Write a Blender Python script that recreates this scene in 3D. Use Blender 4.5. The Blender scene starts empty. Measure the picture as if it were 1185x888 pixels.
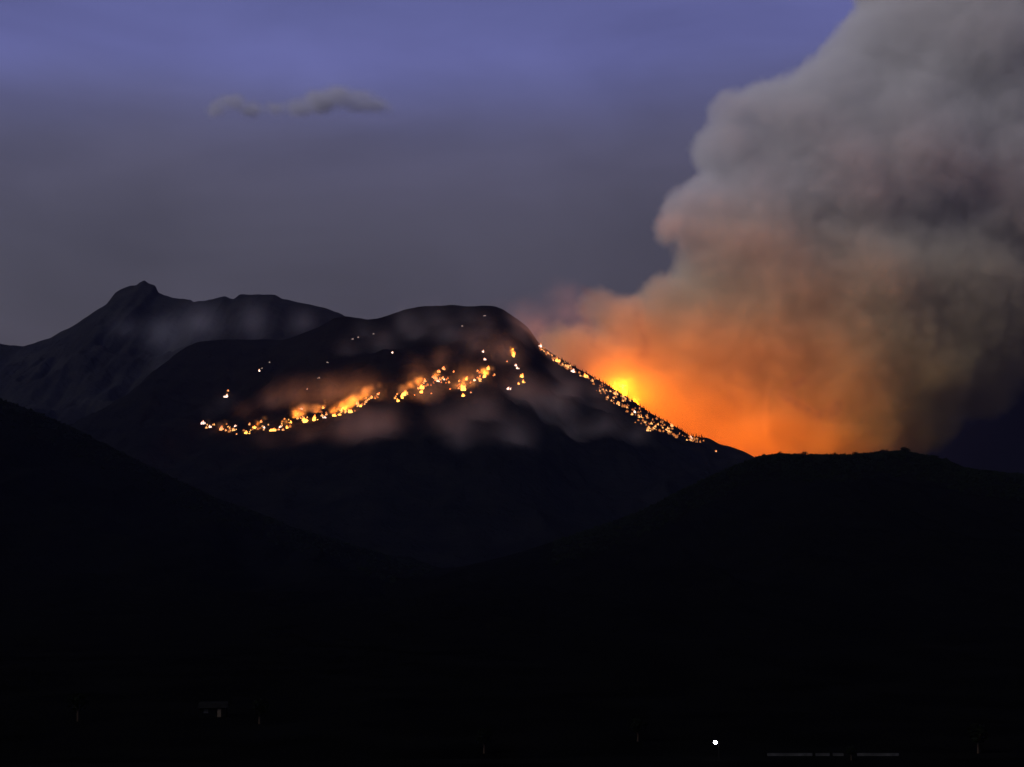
import bpy, math, random
import numpy as np
from mathutils import Vector, Matrix, noise
from mathutils.bvhtree import BVHTree
random.seed(7)
R = math.radians
S = bpy.context.scene
C = S.collection

# ------------------------------------------------------------------ camera
F = 1628.0
PITCH = R(6.9)
CAM = Vector((0, 0, 40))
cd = bpy.data.cameras.new('camera'); cam = bpy.data.objects.new('camera', cd); C.objects.link(cam)
cd.sensor_width = 36; cd.lens = 36 * F / 1185; cd.clip_start = 1; cd.clip_end = 60000
cam.location = CAM; cam.rotation_euler = (R(90) + PITCH, 0, 0); S.camera = cam

def ray(px, py):
    x = (px - 592.5) / F; u = (444 - py) / F
    return Vector((x, math.cos(PITCH) - u * math.sin(PITCH), math.sin(PITCH) + u * math.cos(PITCH)))
def P(px, py, Y):
    d = ray(px, py); return CAM + d * (Y / d.y)

# ------------------------------------------------------------------ view
S.view_settings.view_transform = 'Standard'; S.view_settings.look = 'None'
S.view_settings.exposure = 0; S.view_settings.gamma = 1
cy = S.cycles
cy.use_denoising = True
try: cy.denoiser = 'OPENIMAGEDENOISE'
except Exception: pass
cy.max_bounces = 4; cy.diffuse_bounces = 1; cy.glossy_bounces = 1; cy.transmission_bounces = 1
cy.volume_bounces = 2; cy.transparent_max_bounces = 8
cy.volume_step_rate = 3.5; cy.volume_max_steps = 256
cy.sample_clamp_indirect = 2.0

# ------------------------------------------------------------------ dusk sky
SUN_EL, SUN_AZ = -3.0, -70.0          # just set, to the left of the view
w = bpy.data.worlds.new('World'); S.world = w; w.use_nodes = True
T = w.node_tree; N = T.nodes; L = T.links
for n in list(N): N.remove(n)
def lin(r, g, b):
    f = lambda c: (c / 255 / 12.92) if c / 255 <= .04045 else ((c / 255 + .055) / 1.055) ** 2.4
    return (f(r), f(g), f(b), 1)
out = N.new('ShaderNodeOutputWorld'); tc = N.new('ShaderNodeTexCoord')
sep = N.new('ShaderNodeSeparateXYZ'); L.new(tc.outputs['Generated'], sep.inputs[0])
mp = N.new('ShaderNodeMapping'); mp.inputs['Location'].default_value = (3.1, 0, 5.7); mp.inputs['Scale'].default_value = (1.8, 1.8, 4.5); L.new(tc.outputs['Generated'], mp.inputs[0])
nz = N.new('ShaderNodeTexNoise'); nz.inputs['Scale'].default_value = 1.3; nz.inputs['Detail'].default_value = 5
nz.inputs['Roughness'].default_value = .45; L.new(mp.outputs[0], nz.inputs['Vector'])
def mth(T, op, a, b=None, c=None, clamp=False):
    n = T.nodes.new('ShaderNodeMath'); n.operation = op; n.use_clamp = clamp
    for i, v in enumerate((a, b, c)):
        if v is None: continue
        if isinstance(v, (int, float)): n.inputs[i].default_value = v
        else: T.links.new(v, n.inputs[i])
    return n.outputs[0]
zz = mth(T, 'MULTIPLY_ADD', mth(T, 'SUBTRACT', nz.outputs['Fac'], .5), .10, mth(T, 'MULTIPLY_ADD', sep.outputs['X'], -.07, sep.outputs['Z']))
ramp = N.new('ShaderNodeValToRGB'); ramp.color_ramp.interpolation = 'B_SPLINE'
cr = ramp.color_ramp
SKY = [(.0, lin(38, 36, 46)), (.10, lin(54, 51, 63)), (.16, lin(66, 63, 76)), (.21, lin(71, 69, 83)), (.25, lin(75, 73, 91)), (.27, lin(77, 75, 96)), (.29, lin(80, 79, 104)),
       (.305, lin(84, 84, 116)), (.32, lin(89, 90, 130)), (.337, lin(95, 98, 148)), (.352, lin(99, 102, 160)), (.385, lin(92, 96, 150)), (.45, lin(84, 88, 142)), (.6, lin(62, 66, 120)), (1, lin(40, 46, 90))]
cr.elements[0].position = SKY[0][0]; cr.elements[0].color = SKY[0][1]
cr.elements[1].position = SKY[-1][0]; cr.elements[1].color = SKY[-1][1]
for p_, c_ in SKY[1:-1]:
    e = cr.elements.new(p_); e.color = c_
L.new(zz, ramp.inputs[0])
mp2 = N.new('ShaderNodeMapping'); mp2.inputs['Location'].default_value = (.7, 1.9, 4.2); mp2.inputs['Scale'].default_value = (2.6, 2.6, 8.0); L.new(tc.outputs['Generated'], mp2.inputs[0])
nz2 = N.new('ShaderNodeTexNoise'); nz2.inputs['Scale'].default_value = 1.7; nz2.inputs['Detail'].default_value = 6; nz2.inputs['Roughness'].default_value = .5; nz2.inputs['Distortion'].default_value = .4
L.new(mp2.outputs[0], nz2.inputs['Vector'])
sk = N.new('ShaderNodeTexSky'); sk.sky_type = 'NISHITA'; sk.sun_disc = False
sk.sun_elevation = R(SUN_EL); sk.sun_rotation = R(SUN_AZ)
b1 = N.new('ShaderNodeBackground'); L.new(ramp.outputs[0], b1.inputs[0]); L.new(mth(T, 'MULTIPLY_ADD', mth(T, 'SUBTRACT', nz2.outputs['Fac'], .5), .75, .97), b1.inputs[1])
b2 = N.new('ShaderNodeBackground'); L.new(sk.outputs[0], b2.inputs[0]); b2.inputs[1].default_value = 0.1
ad = N.new('ShaderNodeAddShader'); L.new(b1.outputs[0], ad.inputs[0]); L.new(b2.outputs[0], ad.inputs[1])
L.new(ad.outputs[0], out.inputs['Surface'])

# the last afterglow from the left, as a very weak and broad sun
sd = bpy.data.lights.new('sun', 'SUN'); sun = bpy.data.objects.new('sun', sd); C.objects.link(sun)
sd.energy = 1.6; sd.angle = R(25); sd.color = (1.0, .94, .90)
sv = Vector((-0.68, -0.44, 0.66)).normalized()       # towards the light
sun.rotation_euler = sv.to_track_quat('Z', 'Y').to_euler(); sun.location = (-300, -200, 400)

# ------------------------------------------------------------------ helpers
def tag(o, label=None, cat=None, group=None, kind=None):
    if label: o['label'] = label
    if cat: o['category'] = cat
    if group: o['group'] = group
    if kind: o['kind'] = kind
    return o
def link(name, data, parent=None, loc=None):
    o = bpy.data.objects.new(name, data); C.objects.link(o)
    if parent is not None: o.parent = parent
    if loc is not None: o.location = loc
    return o
def mesh(name, v, f, mat, smooth=False):
    m = bpy.data.meshes.new(name); m.from_pydata([tuple(p) for p in v], [], f); m.materials.append(mat)
    if smooth: m.polygons.foreach_set('use_smooth', [True] * len(m.polygons))
    m.update(); return m
class MB:
    def __init__(s): s.v = []; s.f = []
    def add(s, v, f):
        o = len(s.v); s.v += [tuple(p) for p in v]; s.f += [tuple(i + o for i in q) for q in f]
    def box(s, x0, x1, y0, y1, z0, z1):
        s.add([(x0,y0,z0),(x1,y0,z0),(x1,y1,z0),(x0,y1,z0),(x0,y0,z1),(x1,y0,z1),(x1,y1,z1),(x0,y1,z1)],
              [(0,3,2,1),(4,5,6,7),(0,1,5,4),(1,2,6,5),(2,3,7,6),(3,0,4,7)])
    def tube(s, pts, rads, n=8, cap=True):
        v = []; f = []
        for k, (p, r) in enumerate(zip(pts, rads)):
            p = Vector(p); a = Vector(pts[max(k-1,0)]); b = Vector(pts[min(k+1,len(pts)-1)])
            d = (b - a).normalized(); q = d.to_track_quat('Z', 'Y')
            for i in range(n):
                t = 2*math.pi*i/n; v.append(p + q @ Vector((r*math.cos(t), r*math.sin(t), 0)))
        for k in range(len(pts)-1):
            for i in range(n):
                j = (i+1) % n; f.append((k*n+i, k*n+j, (k+1)*n+j, (k+1)*n+i))
        if cap: f.append(tuple(reversed(range(n)))); f.append(tuple((len(pts)-1)*n+i for i in range(n)))
        s.add(v, f)
    def mesh(s, name, mat, smooth=False): return mesh(name, s.v, s.f, mat, smooth)

def principled(name, c1, c2, scale=.1, rough=.9, bump=0, bscale=1.0, detail=6, spec=0.0):
    m = bpy.data.materials.new(name); m.use_nodes = True; t = m.node_tree
    b = t.nodes['Principled BSDF']; b.inputs['Roughness'].default_value = rough
    b.inputs['Specular IOR Level'].default_value = spec
    tcn = t.nodes.new('ShaderNodeTexCoord')
    n = t.nodes.new('ShaderNodeTexNoise'); n.inputs['Scale'].default_value = scale; n.inputs['Detail'].default_value = detail
    n.inputs['Roughness'].default_value = .6; t.links.new(tcn.outputs['Object'], n.inputs['Vector'])
    r = t.nodes.new('ShaderNodeValToRGB'); r.color_ramp.elements[0].position = .35; r.color_ramp.elements[1].position = .68
    r.color_ramp.elements[0].color = (*c1, 1); r.color_ramp.elements[1].color = (*c2, 1)
    t.links.new(n.outputs['Fac'], r.inputs[0]); t.links.new(r.outputs[0], b.inputs['Base Color'])
    if bump:
        n2 = t.nodes.new('ShaderNodeTexNoise'); n2.inputs['Scale'].default_value = bscale; n2.inputs['Detail'].default_value = 5
        t.links.new(tcn.outputs['Object'], n2.inputs['Vector'])
        bp = t.nodes.new('ShaderNodeBump'); bp.inputs['Distance'].default_value = bump; bp.inputs['Strength'].default_value = 1
        t.links.new(n2.outputs['Fac'], bp.inputs['Height']); t.links.new(bp.outputs[0], b.inputs['Normal'])
    return m
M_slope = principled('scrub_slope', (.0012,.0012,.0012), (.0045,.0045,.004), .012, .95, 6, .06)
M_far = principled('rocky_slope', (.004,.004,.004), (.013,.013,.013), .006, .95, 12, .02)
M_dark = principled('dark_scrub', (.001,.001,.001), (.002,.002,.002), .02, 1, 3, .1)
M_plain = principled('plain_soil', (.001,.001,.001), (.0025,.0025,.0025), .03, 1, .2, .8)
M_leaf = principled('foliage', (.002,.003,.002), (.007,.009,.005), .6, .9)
M_bark = principled('bark', (.02,.014,.010), (.05,.036,.026), 3, .95)
M_asph = principled('asphalt', (.0015,.0015,.0015), (.003,.003,.003), .8, .95)
M_plaster = principled('weathered_plaster', (.02,.02,.02), (.05,.05,.05), .8, .9)
M_roof = principled('metal_roof', (.003,.003,.003), (.007,.007,.007), .7, .6)
M_pole = principled('galvanised_pole', (.03,.03,.03), (.06,.06,.06), 2, .5)
M_pane = principled('window_glass', (.01,.01,.012), (.02,.02,.022), 1, .1)
M_wall = principled('dark_wall', (.002,.002,.002), (.005,.005,.005), 1.2, .95)
M_wood = principled('painted_door', (.05,.04,.03), (.09,.07,.05), 3, .7)

def emit(name, nodesf):
    m = bpy.data.materials.new(name); m.use_nodes = True; t = m.node_tree
    for n in list(t.nodes): t.nodes.remove(n)
    o = t.nodes.new('ShaderNodeOutputMaterial'); e = t.nodes.new('ShaderNodeEmission')
    nodesf(t, e); t.links.new(e.outputs[0], o.inputs['Surface'])
    try: m.cycles.emission_sampling = 'NONE'
    except Exception: pass
    return m
def flame_mat(name, hot, tip, strength):
    # colour follows the flame's own height: pale root, orange tips
    def g(t, e):
        tcn = t.nodes.new('ShaderNodeTexCoord'); sp = t.nodes.new('ShaderNodeSeparateXYZ')
        t.links.new(tcn.outputs['Generated'], sp.inputs[0])
        n = t.nodes.new('ShaderNodeTexNoise'); n.inputs['Scale'].default_value = 4; t.links.new(tcn.outputs['Generated'], n.inputs['Vector'])
        h = mth(t, 'MULTIPLY_ADD', mth(t, 'SUBTRACT', n.outputs['Fac'], .5), .5, sp.outputs['Z'])
        r = t.nodes.new('ShaderNodeValToRGB'); t.links.new(h, r.inputs[0])
        r.color_ramp.elements[0].position = .25; r.color_ramp.elements[0].color = (*hot, 1)
        r.color_ramp.elements[1].position = .95; r.color_ramp.elements[1].color = (*tip, 1)
        t.links.new(r.outputs[0], e.inputs[0]); e.inputs[1].default_value = strength
    return emit(name, g)
M_flame = flame_mat('flame', (1, .50, .10), (1, .20, .02), 3.0)
M_ember = flame_mat('ember_flame', (1, .42, .16), (.9, .16, .03), 1.6)
M_pale = flame_mat('pale_flame', (1, .72, .62), (1, .34, .16), 2.2)
M_big = flame_mat('great_flame', (1, .60, .03), (1, .36, .01), 4.0)
M_ridge = flame_mat('ridge_flame', (1, .50, .17), (1, .25, .05), 1.5)
M_dim = flame_mat('dim_flame', (.9, .32, .09), (.8, .16, .03), .65)
M_spot = flame_mat('distant_glow', (1, .75, .65), (1, .6, .5), .35)
M_postpaint = principled('dark_post_paint', (.004,.004,.004), (.009,.009,.009), 2, .6)
M_bulb = emit('lamp_glass', lambda t, e: (setattr(e.inputs[0], 'default_value', (.86, .84, 1, 1)), setattr(e.inputs[1], 'default_value', 30)))

# ------------------------------------------------------------------ terrain
def smooth_skyline(pts, x0, x1, n, sigma):
    xs = np.linspace(x0, x1, n); ys = np.interp(xs, [p[0] for p in pts], [p[1] for p in pts])
    k = int(3*sigma) + 1; ker = np.exp(-.5*(np.arange(-k, k+1)/max(sigma,.01))**2); ker /= ker.sum()
    return xs, np.convolve(np.pad(ys, k, mode='edge'), ker, mode='valid')
def ridge(name, pts, Y, front, back, x0, x1, n, rows, mat, amp, fscale, sigma=1.2, power=1.25, jag=0, spur=.0025, seed=0):
    """A ridge whose crest runs along the skyline, falling to the plain in front of and behind it."""
    xs, ys = smooth_skyline(pts, x0, x1, n, sigma)
    v = []; rb = 14
    for i in range(n):
        Yi = Y(xs[i]) if callable(Y) else Y
        c = P(xs[i], ys[i], Yi)
        c.z += jag * noise.fractal(Vector((c.x*.012, seed, 0)), 1.0, 2.0, 4)
        for k in range(-rb, rows+1):
            if k < 0: t = -k / rb; y = c.y + back*t; h = c.z * (1-t)**1.1
            else: t = (k/rows)**1.15; y = c.y - front*t; h = c.z * (1-t)**power
            x = c.x * (1 - .0*t)
            env = min(1, 4*t) * (1-t)**.5 if t > 0 else 0
            q = Vector((x*spur, (y*spur*.35), seed))
            a = abs(noise.fractal(q, 1.0, 2.1, 6))
            b = noise.fractal(Vector((x*fscale*2.2, y*fscale*2.2, seed+9)), .9, 2.1, 5)
            h += env * amp * (-a*1.1 + .12*b) + (env*amp*.15 if h > 0 else 0)
            if k == rows or k == -rb: h = -8
            v.append((x, y, max(h, -8)))
    rr = rows + rb + 1; f = []
    for i in range(n-1):
        for k in range(rr-1):
            a = i*rr+k; f.append((a, a+1, a+rr+1, a+rr))
    m = mesh(name, v, f, mat, True); o = link(name, m); tag(o, kind='structure')
    o['kind'] = 'structure'
    return o, BVHTree.FromPolygons([Vector(p) for p in v], f)

g = MB(); gs = 40000
g.add([(-gs, -gs, 0), (gs, -gs, 0), (gs, gs, 0), (-gs, gs, 0)], [(0, 1, 2, 3)])
ground = link('ground', g.mesh('ground', M_plain)); ground['kind'] = 'structure'

FAR = [(-260,470),(-160,430),(-80,402),(-20,396),(0,398),(12,400),(27,401),(40,397),(60,390),(80,380),(100,367),(125,351),(133,339),(142,334),(150,331),
       (158,330),(162,327),(167,325),(172,328),(180,330),(183,338),(190,342),(200,345),(210,346),(221,347),(224,350),(232,348),(245,347),(253,344),
       (260,343),(266,346),(271,346),(277,341),(290,341),(305,341),(318,341),(327,346),(340,349),(355,352),(370,355),(390,361),(410,372),(440,390),(480,400),(560,420),(700,470)]
far_mountain, far_bvh = ridge('far_mountain', FAR, 7600, 3300, 2500, -260, 700, 620, 70, M_far, 220, .002, sigma=.55, power=1.2, jag=5, seed=3)
far_mountain['label'] = 'distant mountain range with a small blocky summit crag at left'

CREST = [(-300,600),(-150,590),(0,560),(60,523),(110,488),(150,455),(180,430),(200,412),(215,402),(228,396),(245,394),(275,393),(300,393),(325,394),(345,388),(370,378),(388,368),(400,366),(412,368),
         (425,370),(438,369),(452,364),(470,358),(485,355),(500,354),(522,353),(540,355),(556,354),(570,354),(582,358),(592,365),(600,370),(612,380),
         (624,398),(640,410),(665,425),(680,433),(700,444),(712,452),(730,463),(745,473),(765,485),(785,496),(800,505),(820,507),(832,514),(845,517),
         (860,522),(874,530),(900,545),(960,580),(1040,620)]
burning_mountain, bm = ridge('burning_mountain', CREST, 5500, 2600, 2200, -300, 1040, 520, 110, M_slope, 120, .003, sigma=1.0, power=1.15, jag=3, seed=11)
burning_mountain['label'] = 'dark mountain whose slope and right ridge carry the wildfire'

NEARH = [(480,668),(600,640),(650,624),(700,607),(740,592),(770,577),(800,562),(825,550),(850,539),(870,532),(885,527),(905,525.5),(930,527),(960,526),(985,527),(1000,525),(1020,523),
         (1035,522),(1050,522),(1065,526.5),(1080,528),(1095,532),(1105,540),(1130,544),(1160,547),(1185,549),(1260,560),(1400,566),(1600,590)]
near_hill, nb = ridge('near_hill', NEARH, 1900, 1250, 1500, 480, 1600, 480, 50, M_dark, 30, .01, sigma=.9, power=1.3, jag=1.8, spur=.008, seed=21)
near_hill['label'] = 'near black wooded hill on the right in front of the fire'
LEFTH = [(-400,420),(-200,440),(0,462),(50,480),(100,503),(150,528),(200,553),(260,580),(330,606),(400,628),(480,652),(560,668)]
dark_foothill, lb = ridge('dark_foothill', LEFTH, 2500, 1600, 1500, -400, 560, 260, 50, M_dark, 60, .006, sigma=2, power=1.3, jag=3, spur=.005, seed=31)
dark_foothill['label'] = 'unlit foothill descending across the lower left'

def on(bvh, px, py, default=5400):
    h = bvh.ray_cast(CAM, ray(px, py).normalized())
    return h[0] if h[0] is not None else P(px, py, default)

# ------------------------------------------------------------------ smoke and cloud (volumes filled from geometry-node fields)
def vol_mat(name, dens, col, aniso=0.0, high=None):
    m = bpy.data.materials.new(name); m.use_nodes = True; t = m.node_tree
    for n in list(t.nodes): t.nodes.remove(n)
    o = t.nodes.new('ShaderNodeOutputMaterial'); v = t.nodes.new('ShaderNodeVolumePrincipled')
    v.inputs['Color'].default_value = (*col, 1); v.inputs['Density'].default_value = dens
    v.inputs['Anisotropy'].default_value = aniso
    if high:                     # low smoke: brown plus firelight orange put into its colour; paler aged smoke above
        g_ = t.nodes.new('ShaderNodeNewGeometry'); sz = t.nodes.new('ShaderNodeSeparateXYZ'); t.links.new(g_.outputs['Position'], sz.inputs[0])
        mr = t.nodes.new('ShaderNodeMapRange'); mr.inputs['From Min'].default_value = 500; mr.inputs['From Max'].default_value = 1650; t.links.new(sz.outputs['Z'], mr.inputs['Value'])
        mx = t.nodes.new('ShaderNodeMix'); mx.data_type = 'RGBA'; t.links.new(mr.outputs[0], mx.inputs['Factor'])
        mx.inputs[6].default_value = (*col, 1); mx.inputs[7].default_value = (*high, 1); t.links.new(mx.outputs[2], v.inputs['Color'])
    v.inputs['Density Attribute'].default_value = 'density'
    t.links.new(v.outputs[0], o.inputs['Volume'])
    return m
def smoke_volume(name, blobs, mat, vox, warp, billow, edge, k=60, floor=None, holes=0.0, hole_scale=.004, squash=1.0, hz=None, wisp=0.0, wisp_scale=(.004, .004, .004), seed=0, pad=60, zmin=-5, fill=1, body=0):
    """blobs: (centre, radius) or (centre, radius, depth_radius). One volume whose density comes from their blended signed distance,
    warped and eroded with noise."""
    lo = Vector((min(b[0].x-b[1] for b in blobs), min(b[0].y-(b[2] if len(b) > 2 else b[1]) for b in blobs), max(zmin, min(b[0].z-b[1]*squash for b in blobs)))) - Vector((pad, pad, 0))
    hi = Vector((max(b[0].x+b[1] for b in blobs), max(b[0].y+(b[2] if len(b) > 2 else b[1]) for b in blobs), max(b[0].z+b[1]*squash for b in blobs))) + Vector((pad, pad, pad))
    org = Vector(((lo.x+hi.x)/2, (lo.y+hi.y)/2, lo.z))
    ng = bpy.data.node_groups.new(name, 'GeometryNodeTree')
    ng.interface.new_socket('Geometry', in_out='INPUT', socket_type='NodeSocketGeometry')
    ng.interface.new_socket('Geometry', in_out='OUTPUT', socket_type='NodeSocketGeometry')
    n = ng.nodes; l = ng.links
    go = n.new('NodeGroupOutput'); n.new('NodeGroupInput')
    vc = n.new('GeometryNodeVolumeCube'); sm = n.new('GeometryNodeSetMaterial'); sm.inputs['Material'].default_value = mat
    l.new(vc.outputs[0], sm.inputs[0]); l.new(sm.outputs[0], go.inputs[0])
    vc.inputs['Min'].default_value = lo - org; vc.inputs['Max'].default_value = hi - org
    for i, ax in enumerate('XYZ'): vc.inputs['Resolution ' + ax].default_value = max(8, int((hi[i]-lo[i]) / vox))
    pos = n.new('GeometryNodeInputPosition').outputs[0]
    def vm(op, a, b=None, s=None):
        q = n.new('ShaderNodeVectorMath'); q.operation = op
        for i, x in enumerate((a, b)):
            if x is None: continue
            if isinstance(x, (tuple, Vector)): q.inputs[i].default_value = tuple(x)
            else: l.new(x, q.inputs[i])
        if s is not None: q.inputs['Scale'].default_value = s
        return q
    def nt(vec, scale, detail, rough=.5, off=0):
        q = n.new('ShaderNodeTexNoise'); q.inputs['Scale'].default_value = scale; q.inputs['Detail'].default_value = detail
        q.inputs['Roughness'].default_value = rough
        a = vm('ADD', vec, (off+seed*37.0, off*2, seed*11.0+off)).outputs[0]
        l.new(a, q.inputs['Vector']); return q
    p = pos
    for sc, am in warp:          # domain warps, coarse to fine
        c = nt(pos, sc, 2).outputs['Color']
        d = vm('SCALE', vm('SUBTRACT', c, (.5, .5, .5)).outputs[0], s=am*2)
        p = vm('ADD', p, d.outputs[0]).outputs[0]
    def union(bs, kk):
        ac = None
        for b in bs:
            c = b[0] - org; r = b[1]; ry = b[2] if len(b) > 2 else r
            q = vm('SUBTRACT', p, tuple(c)).outputs[0]
            q = vm('MULTIPLY', q, (1, r/ry, 1/squash)).outputs[0]
            d = mth(ng, 'SUBTRACT', vm('LENGTH', q).outputs['Value'], r)
            ac = d if ac is None else mth(ng, 'SMOOTH_MIN', ac, d, kk)
        return ac
    if body:                     # the big inner masses blend broadly, the outer puffs keep their roundness
        inner = [b for b in blobs if b[1] >= body]; outer = [b for b in blobs if b[1] < body]
        acc = mth(ng, 'SMOOTH_MIN', union(inner, 3.2*k), union(outer, k), 1.4*k)
    else: acc = union(blobs, k)
    for sc, am in billow:        # rounded billows: |noise| gives creases between puffs
        f = nt(pos, sc, 3, .55, off=5*sc*100).outputs['Fac']
        f = mth(ng, 'ABSOLUTE', mth(ng, 'SUBTRACT', f, .5))
        acc = mth(ng, 'MULTIPLY_ADD', f, -am*2, mth(ng, 'ADD', acc, am*.25))
    dens = mth(ng, 'MULTIPLY', acc, -1.0/edge, clamp=True)
    if fill: dens = mth(ng, 'MULTIPLY', dens, dens)
    if hz:                       # thinner near the ground, so the firelight reaches farther in
        zs = n.new('ShaderNodeSeparateXYZ'); l.new(pos, zs.inputs[0])
        f = mth(ng, 'DIVIDE', mth(ng, 'SUBTRACT', zs.outputs['Z'], hz[0]-org.z), hz[1]-hz[0], clamp=True)
        dens = mth(ng, 'MULTIPLY', dens, mth(ng, 'MULTIPLY_ADD', f, 1-hz[2], hz[2]))
    if wisp:
        q = vm('MULTIPLY', p, wisp_scale).outputs[0]
        f = nt(q, 1.0, 5, .6, off=3).outputs['Fac']
        f = mth(ng, 'MULTIPLY', mth(ng, 'SUBTRACT', f, wisp), 1/(.72-wisp), clamp=True)
        dens = mth(ng, 'MULTIPLY', dens, f)
    if holes:
        f = nt(p, hole_scale, 4, .55, off=17).outputs['Fac']
        f = mth(ng, 'MULTIPLY', mth(ng, 'SUBTRACT', f, .5-holes), 1/holes*.5, clamp=True)
        dens = mth(ng, 'MULTIPLY', dens, mth(ng, 'MULTIPLY_ADD', f, .7, .3))
    l.new(dens, vc.inputs['Density'])
    vd = bpy.data.volumes.new(name); o = link(name, vd, loc=org)
    md = o.modifiers.new('fill', 'NODES'); md.node_group = ng
    vd.materials.append(mat)
    o['kind'] = 'stuff'
    return o

def B(px, py, r, Y, ry=None):      # blob given by where it shows and its distance
    c = P(px, py, Y); s = Y / F
    return (c, r*s) if ry is None else (c, r*s, ry*s)

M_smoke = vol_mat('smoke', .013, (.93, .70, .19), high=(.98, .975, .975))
PY = 6350
blobs = [B(*b) for b in [
    # leaning left edge, top to bottom
    (1085,-60,120,PY+250,130),(1020,60,66,PY+150,90),(962,118,60,PY+100,90),(893,148,58,PY,80),(846,128,30,PY-120,45),(848,170,36,PY-120,50),(850,215,38,PY-90,50),
    (790,240,28,PY-200,34),(777,262,26,PY-250,34),(806,272,28,PY-200,40),(800,305,28,PY-180,40),
    (826,245,44,PY-110,60),(840,295,50,PY-100,70),(835,175,40,PY-100,55),(800,345,40,PY-150,50),
    # body
    (880,240,60,PY,100),(960,215,95,PY+60,120),(1050,190,110,PY+140,140),(1120,90,120,PY+220,150),(1200,0,130,PY+300,160),
    (1160,220,120,PY+220,150),(1270,130,140,PY+350,170),(1290,300,120,PY+380,160),(1210,360,70,PY+320,110),(900,330,85,PY-20,110),(1000,330,100,PY+60,120),(1100,340,95,PY+160,120),
    (830,330,45,PY-120,60),(765,352,26,PY-260,34),(745,375,40,PY-250,50),(800,385,60,PY-160,70),(700,365,22,PY-330,28),(712,400,36,PY-330,40),(676,392,22,PY-380,28),
    (860,420,85,PY-120,90),(960,430,95,PY-40,110),(1050,430,75,PY+60,100),(1125,430,58,PY+220,80),(1190,370,55,PY+330,90),
    (720,440,26,PY-430,30),(640,392,26,PY-420,28),(662,405,34,PY-400,36),(698,425,42,PY-380,44),(760,425,55,PY-260,60),(722,372,38,PY-320,42),(762,340,32,PY-240,40),(690,355,24,PY-330,30),(640,420,30,PY-400,36),
    # foot, behind the ridge
    (730,440,45,PY-330,44),(780,475,55,PY-300,60),(850,500,65,PY-240,66),(925,510,65,PY-200,70),(990,505,55,PY-140,70),(1045,500,45,PY-60,60),(1080,490,36,PY+60,60)]]
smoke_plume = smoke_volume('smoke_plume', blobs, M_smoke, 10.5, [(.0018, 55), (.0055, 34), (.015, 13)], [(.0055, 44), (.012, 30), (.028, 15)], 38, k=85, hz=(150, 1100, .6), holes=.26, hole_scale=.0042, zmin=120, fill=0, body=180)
smoke_plume['label'] = 'huge billowing smoke column rising behind the burning ridge, orange at its foot and grey above'

M_fold = vol_mat('fold_shade', .011, (.30, .20, .14))  # dark-coloured smoke added to stand for the shaded folds of the column
streaks = [[(736,352,4),(737,364,4.5),(739,376,5),(744,388,5),(748,399,5),(745,409,5),(735,412,4.5),(722,410,5),(708,412,4),(696,408,4.5),(686,400,4.5)],[(700,372,4),(706,382,4),(716,386,4)],[(676,355,5),(678,370,5),(680,384,4)],
    [(905,455,5),(914,462,6),(924,468,6),(936,474,7),(948,480,8),(962,478,9),(968,468,7)],[(920,446,6),(930,440,5)],
    [(690,345,4),(684,338,4),(676,334,4)],[(748,409,4),(760,412,4),(772,418,3)]]
so = [B(x, y, min(r_, 5.5)*1.75, PY-(690 if x < 800 else 560), min(r_, 5.5)*2.2) for st in streaks for x, y, r_ in st]
fold_shade_smoke = smoke_volume('fold_shade_smoke', so, M_fold, 9, [(.006, 18), (.02, 9)], [(.02, 4)], 30, k=60, seed=12, zmin=120, pad=40)
fold_shade_smoke['label'] = 'shaded folds of the orange column, added as dark curls of smoke'
M_bank = vol_mat('dark_smoke', .016, (.05, .04, .07))
bank = [B(*b) for b in [(1100,530,80,7700,130),(1150,530,90,7700,150),(1180,470,80,7750,150),(1150,490,60,7750,150),(1205,450,75,7800,160),(1260,420,90,7800,180),(1180,560,80,7700,150),(1290,520,120,7800,200),(1400,430,150,7900,200),(1400,560,150,7900,200)]]
smoke_bank = smoke_volume('smoke_bank', bank, M_bank, 40, [(.0012, 120)], [(.003, 60)], 240, k=150, seed=2)
smoke_bank['label'] = 'dark smoke bank lying low at the right edge under the plume'

# thin smoke drifting over the burning slope
M_thin = vol_mat('thin_smoke', .0042, (.90, .83, .85))
def sl(px, py, r, lift=110, ry=None):
    p = on(bm, px, py); p = p + (CAM - p).normalized() * lift
    s = p.y / F
    return (p, r*s, (ry or r)*s)
slope = [sl(*b) for b in [(245,478,18),(265,468,20),(290,480,18),(315,465,26),(345,458,28),(380,452,30),(410,448,30),(440,450,28),(300,510,26),(350,505,30),(400,500,34),(450,490,34),
    (480,430,26),(510,415,26),(500,455,34),(545,440,34),(545,400,30),(580,410,34),(600,385,30),(560,475,40),(600,450,34),(620,470,44),(660,455,34),(640,430,28),(700,490,36),(520,490,36),(660,500,36),(740,505,26),(598,366,26,60,20),(612,382,34,60,22),(632,404,30,60,22),(645,470,40),(690,455,26),(430,500,40),(540,505,38),(600,505,40),(480,385,30),(520,388,30),(440,402,28),(470,372,26),(505,368,26),(540,365,22),(420,385,22),(560,380,26),(400,405,24),(700,470,28)]]
slope += [B(*b) for b in [(625,375,34,5560,14),(660,372,40,5600,16),(605,358,26,5560,12),(575,352,16,5560,9),(650,348,32,5600,12)]]
slope_smoke = smoke_volume('slope_smoke', slope, M_thin, 10, [(.003, 55), (.009, 26)], [(.012, 12)], 100, k=140, wisp=.12, wisp_scale=(.0035, .0035, .006), seed=5, zmin=60)
slope_smoke['label'] = 'thin ragged smoke drifting over the burning slope'
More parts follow.
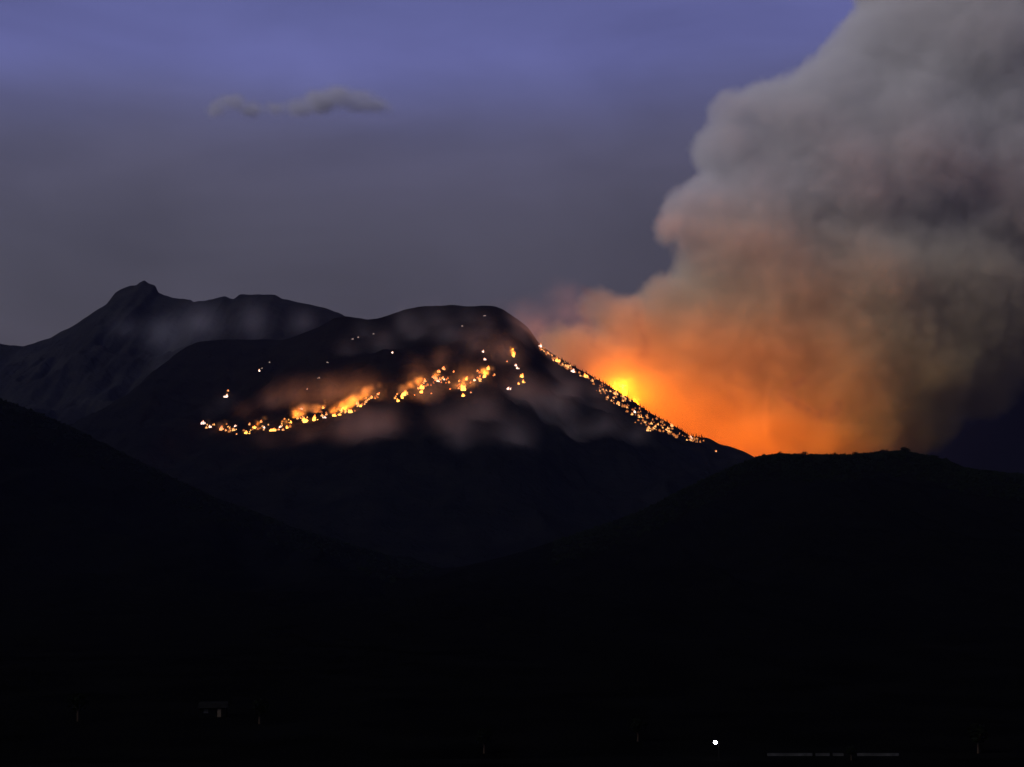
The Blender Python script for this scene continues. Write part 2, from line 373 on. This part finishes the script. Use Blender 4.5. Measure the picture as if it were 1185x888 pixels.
# denser puffs right above the fires
puffs = [sl(x, y, r_*(1.3 if 340 < x < 445 else 1.05), 24) for x, y, r_ in [(345,480,9),(352,474,8),(363,476,8),(370,470,5),(388,476,6),(397,472,8),(406,468,9),(414,461,9),(424,455,8),(432,449,6),(440,446,5),(256,494,7),(262,488,5),(300,490,6),(305,484,6),(262,456,5),
    (330,488,6),(466,452,9),(474,446,8),(482,442,8),(489,439,7),(534,446,8),(526,449,7),(541,438,6),(562,432,8),(568,427,6),(594,409,6),(596,402,5),(506,433,6),(514,427,5),(604,438,5),(240,490,4)]]
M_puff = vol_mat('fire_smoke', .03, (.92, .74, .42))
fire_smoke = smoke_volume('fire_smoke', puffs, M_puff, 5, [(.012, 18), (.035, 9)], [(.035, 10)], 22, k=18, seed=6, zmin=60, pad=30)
fire_smoke['label'] = 'small glowing orange puffs of smoke right above the slope fires'
# older smoke hanging between the two mountains
hang = [B(*b) for b in [(140,385,30,6900,50),(115,410,22,6900,30),(88,428,14,6900,24),(190,390,40,6700,60),(230,375,42,6700,60),(290,372,36,6700,60),(345,374,30,6500,60),(195,430,30,6300,40),(225,415,30,6300,40)]]
M_hang = vol_mat('old_smoke', .0022, (.80, .80, .90))
hanging_smoke = smoke_volume('hanging_smoke', hang, M_hang, 24, [(.003, 60)], [(.009, 22)], 150, k=140, wisp=.12, wisp_scale=(.003, .003, .006), seed=8, zmin=100)
hanging_smoke['label'] = 'pale old smoke hanging in front of the far range'

# the one small cloud
M_cloud = vol_mat('cloud_vapour', .010, (.88, .88, .92))
cl = [B(*b) for b in [(250,126,20,14500,24),(268,120,24,14500,28),(290,127,22,14500,24),(318,127,20,14500,24),(345,125,25,14500,26),(370,118,30,14500,34),(392,111,28,14500,34),(415,117,30,14500,34),(436,122,22,14500,26),(450,125,12,14500,14)]]
cloud = smoke_volume('cloud', cl, M_cloud, 26, [(.0015, 30), (.005, 60), (.012, 25)], [(.006, 40), (.014, 26)], 130, k=110, squash=.62, wisp=.14, wisp_scale=(.0025, .0025, .005), seed=4, pad=120)
cloud['label'] = 'small flat grey cloud alone in the blue part of the sky'

# ------------------------------------------------------------------ fires
def flame_mesh(name, mat, seed, tongues=4):
    rnd = random.Random(seed); b = MB()
    for k in range(tongues):
        a = rnd.uniform(0, 6.28); rr = rnd.uniform(.2, .75) if k else 0
        x0, y0 = rr*math.cos(a), rr*math.sin(a); h = rnd.uniform(.3, .95) if k else 1.1; w0 = rnd.uniform(.12, .24) if k else .27
        ph = rnd.uniform(0, 6.28); pts = []; rd = []
        for i in range(7):
            t = i/6; pts.append((x0 + .16*t*math.sin(ph+4*t) + .22*t*t, y0 + .12*t*math.cos(ph+3*t), h*t - .06))
            rd.append(w0 * (math.sin(math.pi*min(1, .30+.70*t))**.8 if i < 6 else .02) + .004)
        b.tube(pts, rd, 7)
    return b.mesh(name, mat, True)
FM = {k: [flame_mesh('flame', m, 10*j+s, 4+s) for s in range(4)] for j, (k, m) in enumerate({'f': M_flame, 'e': M_ember, 'p': M_pale, 'b': M_big, 's': M_spot, 'r': M_ridge, 'd': M_dim}.items())}
def lamp(name, power, col, parent, z, rad=4):
    d = bpy.data.lights.new(name, 'POINT'); d.energy = power; d.color = col; d.shadow_soft_size = rad
    o = link(name, d, parent, (0, 0, z)); return o
ORANGE = (1.0, .27, .03)
def flame(p, wpx, hpx, kind, label, group, power=0, name='flame', col=ORANGE):
    s = p.y / F
    if power:
        o = link(name, None, loc=p); c = link('fire_body', random.choice(FM[kind]), o)
        c.scale = (wpx*s, wpx*s, hpx*s); c.rotation_euler.z = random.uniform(0, 6.28)
        lamp('fire_light', power, col, o, hpx*s*.9)
    else:
        o = link(name, random.choice(FM[kind]), loc=p); o.scale = (wpx*s, wpx*s, hpx*s); o.rotation_euler.z = random.uniform(0, 6.28)
    tag(o, label, 'fire', group); return o
PW = 1.5e5
def speck_sheet(name, label, items, mat):      # sparks too many and too small to pick out one by one
    b = MB()
    for p, s_ in items:
        q = s_*p.y/F; me = random.choice(FM['r']); o_ = len(b.v)
        b.v += [(p.x+v.co.x*q, p.y+v.co.y*q, p.z+v.co.z*q*1.2) for v in me.vertices]
        b.f += [tuple(i+o_ for i in pl.vertices) for pl in me.polygons]
    o = link(name, b.mesh(name, mat, True)); tag(o, label, kind='stuff'); return o
LINE = 'fires burning in a broken line across the slope'
SPOTS = 'small spot fires scattered above the main line'
for px, py, wp, hp, kd, pw, lab, grp in [
    (235,491,3.2,5,'p',.5,'leftmost pale flame at the end of the fire line',LINE),
    (243,495,3.4,3.6,'p',.4,'round white flame just right of the leftmost one',LINE),
    (262,460,4.6,4.5,'p',.5,'lone pinkish flame well above the left end of the fire line',SPOTS),
    (264,453,2.4,2.6,'e',0,'small red flame tip touching the lone pinkish flame from above',SPOTS),
    (256,498,5,6,'e',1.5,'dim orange smoky fire near the left end of the line',LINE),
    (272,494,2.2,2.8,'p',0,'tiny pale flame above the ring shaped fire',LINE),
    (274,503,2,1.8,'e',0,'tiny greenish flame beside the ring shaped fire',LINE),
    (284,502,7,3.6,'f',.8,'low ring shaped fire, lowest of the left fire line',LINE),
    (294,496,3.4,3.8,'f',.8,'small flame under an orange puff right of the ring shaped fire',LINE),
    (302,489,2.6,3.2,'e',.8,'faint orange flame at the top of a small puff',LINE),
    (306,496,3,3.4,'p',0,'pale flame at the left of the low hanging part of the line',LINE),
    (316,499,6.4,4,'f',1.2,'wide yellow flame in the sag of the fire line',LINE),
    (324,495,2.6,3,'p',0,'little pale flame between two wider yellow ones',LINE),
    (332,496,4.4,4.4,'f',1.2,'slanting yellow flame at the foot of the bright fire',LINE),
    (337,490,3.4,4,'f',.8,'flame running up left of the two brightest fires',LINE),
    (353,489,8,7,'f',5,'left of the two brightest yellow fires on the slope',LINE),
    (363,487,6.5,8,'f',5,'right of the two brightest yellow fires on the slope',LINE),
    (349,474,2.6,2.4,'p',0,'small flame above the brightest yellow fires',LINE),
    (374,473,3.6,3.2,'e',1.2,'dim pink fire in smoke right of the brightest fires',LINE),
    (376,484,3.2,3,'p',0,'small pale flame right of the brightest pair',LINE),
    (387,482,5,4,'f',2.2,'yellow flame at the left foot of the long orange cloud',LINE),
    (393,481,3.2,3,'f',0,'small flame touching the left foot of the long orange cloud',LINE),
    (405,478,9,5.2,'f',4.5,'wide bright yellow fire under the long orange cloud',LINE),
    (413,468,4.6,5,'e',2.2,'red glowing fire within the long orange cloud',LINE),
    (417,471,5,3.4,'f',1.5,'flat flame right of the wide bright yellow fire',LINE),
    (424,466,4.4,2.4,'e',1,'thin slanting flame at the right end of the long orange cloud',LINE),
    (460,465,4.4,4.4,'f',1.2,'pale flame at the left foot of the slanting fire',LINE),
    (465,461,3.6,5,'f',1,'middle of the slanting yellow fire',LINE),
    (468,458,6.2,7,'f',4,'top of the slanting yellow fire',LINE),
    (488,450,4.6,6.4,'f',2.4,'upper lobe of the upright double fire',LINE),
    (488,455,5,4.6,'f',1.2,'lower lobe of the upright double fire',LINE),
    (492,442,3.4,4.6,'e',1,'orange tongue above the upright double fire',LINE),
    (499,456,2,1.8,'e',0,'tiny spot below and right of the upright double fire',LINE),
    (504,439,5,6,'e',1.2,'pinkish branching fire above the dark gap in the line',LINE),
    (507,442,2.8,3.4,'p',0,'pale root of the pinkish branching fire',LINE),
    (514,440,2.4,2.4,'p',0,'tiny pale flame right of the pinkish branching fire',LINE),
    (513,428,4,4.6,'e',.8,'faint pink flames higher up above the branching fire',SPOTS),
    (508,431,3,3.6,'e',0,'faint pink flicker between the branching fire and the higher one',SPOTS),
    (525,431,2.2,2.4,'e',0,'dim dot above the largest middle fire',SPOTS),
    (535,452,7.4,9,'f',6,'largest middle fire, tall and bright yellow',LINE),
    (536,459,4.4,4.6,'f',1.2,'round flame directly below the largest middle fire',LINE),
    (540,440,4,4.6,'f',1.2,'orange flame directly above the largest middle fire',LINE),
    (531,442,2.8,2.6,'e',0,'dim spot upper left of the largest middle fire',LINE),
    (549,441,3,2.8,'p',0,'pale dot between the middle fire and the round orange glow',LINE),
    (545,455,2.2,2,'e',0,'tiny dot lower right of the largest middle fire',LINE),
    (561,437,5.4,5.4,'f',4,'yellow flame in the round orange glow',LINE),
    (565,428,5,5,'e',1.5,'orange flame at the top of the round glow',LINE),
    (553,430,2.4,2.4,'e',0,'dim spot left of the round orange glow',LINE),
    (559,408,2.8,3.6,'p',0,'upper of two lone pale sparks above the round glow',SPOTS),
    (561,417,3,3.2,'p',.4,'lower of two lone pale sparks above the round glow',SPOTS),
    (594,413,4.4,8,'f',2.4,'orange flame at the top of the vertical fire string',SPOTS),
    (597,424,2.8,3.4,'p',.4,'upper pale spark in the vertical fire string',SPOTS),
    (599,427,2.8,3,'p',0,'lower pale spark in the vertical fire string',SPOTS),
    (587,419,2,1.8,'e',0,'faint dot left of the vertical fire string',SPOTS),
    (604,437,4,5.4,'f',1.2,'upper of three clustered flames at the foot of the vertical string',SPOTS),
    (605,443,3.8,4.2,'f',1,'right of three clustered flames at the foot of the vertical string',SPOTS),
    (600,445,3.6,3.2,'f',0,'left of three clustered flames at the foot of the vertical string',SPOTS),
    (588,451,4,3.8,'p',.5,'lone round flame lower left of the three clustered flames',SPOTS),
    (300,430,2.8,3.4,'p',0,'lone white spark high on the dark left slope',SPOTS),
    (303,427,2,2,'s',0,'fainter twin of the lone white spark',SPOTS),
    (312,420,2.4,1.8,'s',0,'faint dot upper right of the lone white spark',SPOTS),
    (369,438,2.8,2,'s',0,'faint dot on the dark slope above the brightest fires',SPOTS),
    (356,451,2.2,2.2,'s',0,'faint dot just above the smoke of the brightest fires',SPOTS),
    (379,420,2.4,1.6,'s',0,'faint dot midway up the dark slope',SPOTS),
    (454,409,2.6,2.8,'p',0,'lone pale spark on the dark upper slope',SPOTS),
    (408,393,3,1.8,'s',0,'left of two faint dots near the saddle',SPOTS),
    (414,391,2.4,1.8,'s',0,'right of two faint dots near the saddle',SPOTS),
    (432,387,2.4,1.8,'s',0,'faint dot below the saddle, nearest the crest',SPOTS),
    (535,378,3,1.6,'s',0,'faint dot below the rounded summit',SPOTS),
    (560,366,5,1.2,'s',0,'faint pale streak just under the rounded summit',SPOTS)]:
    flame(on(bm, px, py), wp*.88, hp*.9, kd, lab, grp, pw*PW)

# the many small flames that tie the line together
tiny = []
for i in range(130):
    x = random.uniform(236, 440) if i < 82 else random.uniform(456, 575)
    y = float(np.interp(x, [236,260,284,316,345,376,405,430,445,460,490,505,535,562,575], [493,498,500,496,487,482,476,463,458,462,449,441,450,437,438])) + random.gauss(-1.5, 2.6)
    s_ = random.uniform(1.2, 2.6); tiny.append((x, y, s_))
tiny.sort(key=lambda a: -a[2])
STR = [(0, 300, 'tiny orange flame in the sagging left stretch of the slope fire line', 'tiny flames in the left stretch of the slope line'),
       (300, 450, 'tiny orange flame beside the brightest fires and long orange cloud', 'tiny flames in the middle stretch of the slope line'),
       (450, 600, 'tiny orange flame in the upper right stretch of the slope fire line', 'tiny flames in the right stretch of the slope line')]
for i, (x, y, s_) in enumerate(tiny[:76]):
    lb_, gp_ = next((c, d) for a, b, c, d in STR if a <= x < b)
    flame(on(bm, x, y), s_, s_*random.uniform(.9, 1.5), random.choice('rrdde'), lb_, gp_, 1.0*PW if i % 5 == 0 else 0)
speck_sheet('slope_sparks', 'faintest sparks between the fires of the slope line', [(on(bm, x, y), s_) for x, y, s_ in tiny[76:]], M_ridge)
# flames among the trees down the right ridge
up = lambda x: float(np.interp(x, [p[0] for p in CREST], [p[1] for p in CREST]))
low = lambda x: float(np.interp(x, [622,645,678,695,720,735,752,770,790,812,832], [403,421,438,458,472,489,498,501,509,513,523]))
RG = 'flames strung along the treed right ridge'
cnt = 0; rl = []
while cnt < 230:
    x = random.uniform(623, 815) if random.random() < .85 else random.uniform(700, 785)
    a, b = up(x)+1.5, low(x)+1
    y = random.uniform(a, b) if x > 690 else random.uniform(a, min(b, a+7))
    if x > 805 and random.random() < .5: continue
    rl.append((x, y, random.uniform(.9, 2.5))); cnt += 1
rl.sort(key=lambda a: -a[2])
RST = [(0, 690, 'small flame among conifers on the narrow upper stretch of the right ridge', 'flames on the upper stretch of the right ridge'),
       (690, 755, 'small flame among conifers directly below the great yellow glow on the ridge', 'flames on the middle stretch of the right ridge'),
       (755, 900, 'small flame among conifers on the lower stretch of the right ridge', 'flames on the lower stretch of the right ridge')]
for x, y, s_ in rl[:124]:
    lb_, gp_ = next((c, d) for a, b, c, d in RST if a <= x < b)
    kd = 'r' if random.random() < .45 else 'd'
    flame(on(bm, x, y), s_, s_*random.uniform(1.0, 1.6), kd, lb_, gp_, .25*PW if random.random() < .1 else 0)
speck_sheet('ridge_sparks', 'faintest sparks among the conifers of the right ridge', [(on(bm, x, y), s_) for x, y, s_ in rl[124:]], M_dim)
for i, (x, y, s) in enumerate([(625,402,4),(645,419,5),(656,426,4),(663,431,4.4),(677,437,5),(712,457,4.6),(735,478,3.4),(750,499,4),(777,494,4.4),(800,508,4)]):
    flame(on(bm, x, y), s, s, 'p' if i % 3 == 0 else ('f' if i in (1, 4) else 'r'), ['pale flame at the very top of the burning right ridge','bright flame just below the top of the right ridge','twin flame on the upper right ridge','pale flame on the upper right ridge before the gap',
        'brightest yellow flame of the upper right ridge','flame just under the great yellow glow','reddish bright flame below the great yellow glow','lowest flame at the lower edge of the ridge band',
        'bright flame standing on the ridge crest line','last bright flame near the foot of the right ridge'][i], RG, (1.2)*PW)
flame(on(bm, 829, 523), 2.2, 2, 'e', 'faint last dot beyond the end of the ridge fires', RG)

# the fire front hidden behind the ridge
def lee(px, py, Y): return P(px, py, Y)
FR = 'great flames behind the right ridge'
BIG = 1.65e7
for px, py, Y, w_, h_, pw, lab in [
    (722,458,5960,7,12,.12,'great yellow flame glowing through smoke just behind the ridge'),
    (711,452,5920,5,7,.06,'flame at the upper left edge of the great yellow glow'),
    (736,470,5900,5,7,.08,'flame at the lower right edge of the great yellow glow'),
    (742,482,5750,8,9,.55,'yellow flame beside the great one, lower down behind the ridge'),
    (690,452,5640,8,10,.12,'flame hidden behind the upper right ridge'),
    (655,438,5650,7,8,.04,'flame hidden behind the top of the right ridge'),
    (765,499,5640,12,12,.45,'flame hidden behind the middle of the right ridge'),
    (800,520,5680,12,12,.34,'flame hidden behind the lower right ridge'),
    (840,533,5720,12,12,.22,'flame hidden at the saddle before the near hill'),
    (885,543,5760,12,12,.26,'flame hidden behind the left shoulder of the near hill'),
    (925,543,5800,12,12,.12,'flame hidden behind the near hill under the brown smoke'),
    (965,540,5850,10,10,.04,'rightmost flame hidden behind the near hill')]:
    flame(lee(px, py, Y), w_, h_, 'b', lab, FR, pw*BIG, col=(1.0, .205, .010))

# ------------------------------------------------------------------ trees
def pine(name_mat, seed):
    rnd = random.Random(seed); b = MB()
    t = MB(); t.tube([(0,0,-.05),(rnd.uniform(-.02,.02),0,.5),(0,0,.9)], [.03,.02,.006], 5)
    for k in range(9):
        z = .18 + .085*k; rr = .26*(1-k/9.5)*rnd.uniform(.75,1.15)
        m = 6; v = []; f = []
        v.append((0,0,z+.16))
        for i in range(m*2):
            a = math.pi*i/m + rnd.uniform(-.2,.2); r2 = rr*(1 if i % 2 else .55)*rnd.uniform(.8,1.2)
            v.append((r2*math.cos(a), r2*math.sin(a), z + rnd.uniform(-.04,.02)))
        for i in range(m*2): f.append((0, 1+i, 1+(i+1) % (m*2)))
        b.add(v, f)
    return b.mesh('crown', M_leaf), t.mesh('trunk', M_bark)
def broad(seed):
    rnd = random.Random(seed); b = MB(); t = MB()
    t.tube([(0,0,-.05),(.02,0,.25),(.0,.02,.5)], [.05,.035,.02], 6)
    for k in range(4):
        a = k*1.6+rnd.random(); t.tube([(0,0,.3),(.12*math.cos(a),.12*math.sin(a),.5),(.24*math.cos(a),.24*math.sin(a),.68)], [.02,.014,.006], 5)
    for k in range(260):
        a = rnd.uniform(0,6.28); u = rnd.uniform(-1,1); q = rnd.random()**.4
        r = .36*q*math.sqrt(1-u*u)*(1+.3*math.sin(3*a+seed)); p = Vector((r*math.cos(a), r*math.sin(a), .66+.32*q*u + .05*math.sin(5*a)))
        s = rnd.uniform(.03,.065); R3 = Matrix.Rotation(rnd.uniform(0,6.28),3,'Z') @ Matrix.Rotation(rnd.uniform(0,3),3,'X')
        b.add([p+R3@Vector(c) for c in ((-s,-s*.6,0),(s,-s*.5,.3*s),(s*.7,s*.7,0),(-s*.8,s*.6,-.3*s))], [(0,1,2,3)])
    return b.mesh('crown', M_leaf), t.mesh('trunk', M_bark)
PINES = [pine(None, i) for i in range(5)]; BROADS = [broad(i) for i in range(5)]
def tree(p, h, wide, label, group, kinds, name):
    o = link(name, None, loc=p); cm, tm = random.choice(kinds)
    for nm, m in (('crown', cm), ('trunk', tm)): link(nm, m, o)
    o.scale = (h*wide, h*wide, h); o.rotation_euler.z = random.uniform(0, 6.28)
    tag(o, label, 'tree', group); return o
bx = None
for i in range(150):
    x = 648 + (870-648)*(i+random.random())/150
    p = on(bm, x, up(x)+1.2+random.random()*1.2)
    h = random.uniform(7, 19) if x < 815 else random.uniform(3, 7)
    lb_, gp_ = (('small dark conifer on the crest above the great yellow glow', 'conifers on the upper burning crest') if x < 712 else
                ('small dark conifer on the crest right of the great yellow glow', 'conifers on the middle burning crest') if x < 790 else
                ('small dark conifer low on the crest near the black hill', 'conifers on the lower burning crest'))
    tree(p, h, random.uniform(.8,1.2), lb_, gp_, PINES, 'pine_tree')
nh = lambda x: float(np.interp(x, [p[0] for p in NEARH], [p[1] for p in NEARH]))
for x, h, lab in [(903,5.5,'dark tree breaking the near hill skyline at the bright orange gap'),(926,4.6,'dark bush tree left of the pair on the near hill skyline'),(931,6.5,'taller dark tree on the near hill skyline below the brown smoke'),
                  (966,4.5,'low rounded tree on the near hill left of the notch'),(990,5.5,'small upright tree right of the notch on the near hill'),(1021,5,'dark tree at the left end of the hilltop clump'),
                  (1026,4.4,'lower dark tree beside the left end of the hilltop clump'),(1046,7,'tallest tree on the hilltop at its right end'),(1051,5,'tree leaning on the tallest hilltop tree'),(1066,3.8,'low tree just below the hilltop on its right'),
                  (1084,4,'low tree above the right hand step of the hill'),(1094,3.4,'last low tree before the hill steps down to the right')]:
    tree(on(nb, x, nh(x)+2, 1900) - Vector((0, 0, h*.45)), h*1.6, random.uniform(.9,1.3), lab, 'trees on the near hill skyline', BROADS, 'broadleaf_tree')
# bushes that make the near hill's skyline uneven: past counting
bv = MB()
def scatter(bvh, fn, x0, x1, count, hmin, hmax, spread):
    for i in range(count):
        x = random.uniform(x0, x1); y = fn(x) + random.random()**2*spread + .8
        h = bvh.ray_cast(CAM, ray(x, y).normalized())[0]
        if h is None: continue
        s = random.uniform(hmin, hmax)
        for k in range(5):
            c = h + Vector((random.uniform(-.7,.7)*s, random.uniform(-.7,.7)*s, random.uniform(.1,.7)*s)); q = s*random.uniform(.35,.6)
            a0 = random.random()*6.28; v = [c+Vector((0,0,q))]; v += [c + Vector((q*math.cos(a0+j*1.257)*random.uniform(.7,1.2), q*math.sin(a0+j*1.257)*random.uniform(.7,1.2), random.uniform(-.3,.3)*q)) for j in range(5)]; v.append(c-Vector((0,0,q)))
            bv.add(v, [(0,1+j,1+(j+1)%5) for j in range(5)] + [(6,1+(j+1)%5,1+j) for j in range(5)])
scatter(nb, nh, 640, 1200, 3000, 1.2, 3.2, 30)
lh = lambda x: float(np.interp(x, [p[0] for p in LEFTH], [p[1] for p in LEFTH]))
scatter(lb, lh, 0, 500, 900, 2, 4.5, 30)
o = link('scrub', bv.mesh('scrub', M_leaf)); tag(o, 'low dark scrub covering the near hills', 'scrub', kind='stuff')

# ------------------------------------------------------------------ valley floor
def G(px, py):          # point on the plain seen at this pixel
    d = ray(px, py); return CAM + d * (-CAM.z / d.z)
rd = MB(); a = G(600, 886); b_ = G(1300, 869)
rd.add([(a.x-200, a.y-4-10, .004+.02), (b_.x+120, b_.y-4+6, .024), (b_.x+120, b_.y+3+6, .024), (a.x-200, a.y+3-10, .024)], [(0,1,2,3)])
road = link('road', rd.mesh('road', M_asph)); road['kind'] = 'structure'

# street lamp
lp = G(832, 880); lp.z = 0
tgt = P(831.5, 858.5, lp.y)
H = tgt.z
lam = link('street_lamp', None, loc=(lp.x, lp.y, 0)); tag(lam, 'lone lit white street lamp in the dark valley', 'street lamp')
q = MB(); q.tube([(0,0,0),(0,0,.5),(0,0,.55),(0,0,H)], [.14,.13,.08,.06], 10); link('pole', q.mesh('pole', M_postpaint), lam)
q = MB(); q.tube([(0,0,H),(-.25,-.1,H+.25),(-.7,-.3,H+.32)], [.05,.045,.04], 8); link('arm', q.mesh('arm', M_postpaint), lam)
q = MB(); q.box(-.95,-.45,-.48,-.16,H+.22,H+.36); link('lamp_housing', q.mesh('lamp_housing', M_postpaint), lam)
q = MB()
q.tube([(-.7,-.32,H-.40),(-.7,-.32,H-.30),(-.7,-.32,H-.10),(-.7,-.32,H+.1),(-.7,-.32,H+.2)], [.10,.28,.38,.34,.18], 14); hd = link('lamp_globe', q.mesh('lamp_globe', M_bulb, True), lam)
d = bpy.data.lights.new('lamp_light', 'POINT'); d.energy = 5; d.color = (.86,.86,1); d.shadow_soft_size = .2
link('lamp_light', d, lam, (-.7, -.32, H-.6))

def pitched_house(loc, L_, W_, H_, rz, label, roofmat=M_roof, wall=M_wall):
    o = link('small_house', None, loc=loc); o.rotation_euler.z = rz; tag(o, label, 'house')
    q = MB(); q.box(-L_/2,L_/2,-W_/2,W_/2,0,H_); wl = link('wall', q.mesh('wall', wall), o)
    q = MB(); e = .35; r = W_*.28
    q.add([(-L_/2-e,-W_/2-e,H_-.05),(L_/2+e,-W_/2-e,H_-.05),(L_/2+e,W_/2+e,H_-.05),(-L_/2-e,W_/2+e,H_-.05),(-L_/2-e,0,H_+r),(L_/2+e,0,H_+r)],
          [(0,1,5,4),(2,3,4,5),(0,4,3),(1,2,5),(0,3,2,1)]); link('roof', q.mesh('roof', roofmat), o)
    n = max(2, int(L_/2.6))
    for k in range(n):
        x = -L_/2 + L_*(k+.5)/n
        if k == n//2:
            q = MB(); q.box(x-.45,x+.45,-W_/2-.04,-W_/2+.01,.02,2.05); dr = link('door', q.mesh('door', M_wood), o)
            q = MB(); q.box(x+.3,x+.36,-W_/2-.09,-W_/2-.045,.98,1.1); link('handle', q.mesh('handle', M_pole), dr)
        else:
            q = MB(); z0, z1, x0, x1 = 1.0, min(H_-.35,2.1), x-.5, x+.5; y0, y1 = -W_/2-.05, -W_/2-.003
            for bxs in ((x0,x1,z0,z0+.07),(x0,x1,z1-.07,z1),(x0,x0+.07,z0+.07,z1-.07),(x1-.07,x1,z0+.07,z1-.07),(x-.03,x+.03,z0+.07,z1-.07)): q.box(bxs[0],bxs[1],y0,y1,bxs[2],bxs[3])
            fr = link('window', q.mesh('window', M_pole), o)
            q = MB(); q.box(x0+.07,x1-.07,-W_/2-.03,-W_/2-.01,z0+.07,z1-.07); link('pane', q.mesh('pane', M_pane), fr)
    return o
pitched_house(G(247,829), 6.5, 4.5, 2.3, .1, 'small unlit hut with pale metal roof at lower left')
# pale low wall catching the lamplight
for x0, x1, lab in [(888,940,'long pale low wall to the right of the street lamp'),(944,960,'short dim wall section right of the long pale wall'),(964,976,'broken dim wall end near the dark shrubs'),(992,1040,'faint wall section farthest right along the road')]:
    pa = G(x0, 875); pb = G(x1, 875); q = MB(); Lw = (pb-pa).length
    q.box(-Lw/2,Lw/2,-.12,.12,0,.45)
    o = link('low_wall', None, loc=(pa+pb)/2); tag(o, lab, 'wall', 'low walls beside the road')
    link('wall_body', q.mesh('wall_body', M_plaster), o)
    q = MB(); q.box(-Lw/2-.02,Lw/2+.02,-.17,.17,.453,.52); link('coping', q.mesh('coping', M_plaster), o)
for px, py, h, lab in [(738,858,5,'slim tree faintly lit left of the street lamp'),(985,880,3,'dark bushy tree in the gap of the low wall'),(1132,872,6,'dark tree at the lower right beyond the wall'),(90,835,7,'dark tree at the far lower left'),(300,838,6,'dark tree to the right of the hut'),(560,872,5,'dark tree at the bottom centre of the valley floor')]:
    tree(G(px, py), h, .9, lab, 'trees on the valley floor', BROADS, 'broadleaf_tree')

# ------------------------------------------------------------------ air
q = MB(); q.box(-5200, 5600, -60, 10400, -9, 3250)
mh = bpy.data.materials.new('dusk_air'); mh.use_nodes = True; t = mh.node_tree
for n_ in list(t.nodes): t.nodes.remove(n_)
om = t.nodes.new('ShaderNodeOutputMaterial'); vp = t.nodes.new('ShaderNodeVolumePrincipled')
vp.inputs['Color'].default_value = (.38, .45, 1, 1); vp.inputs['Density'].default_value = 0.65e-5
vp.inputs['Density Attribute'].default_value = ''
t.links.new(vp.outputs[0], om.inputs['Volume'])
haze = link('haze', q.mesh('haze', mh)); haze['kind'] = 'stuff'
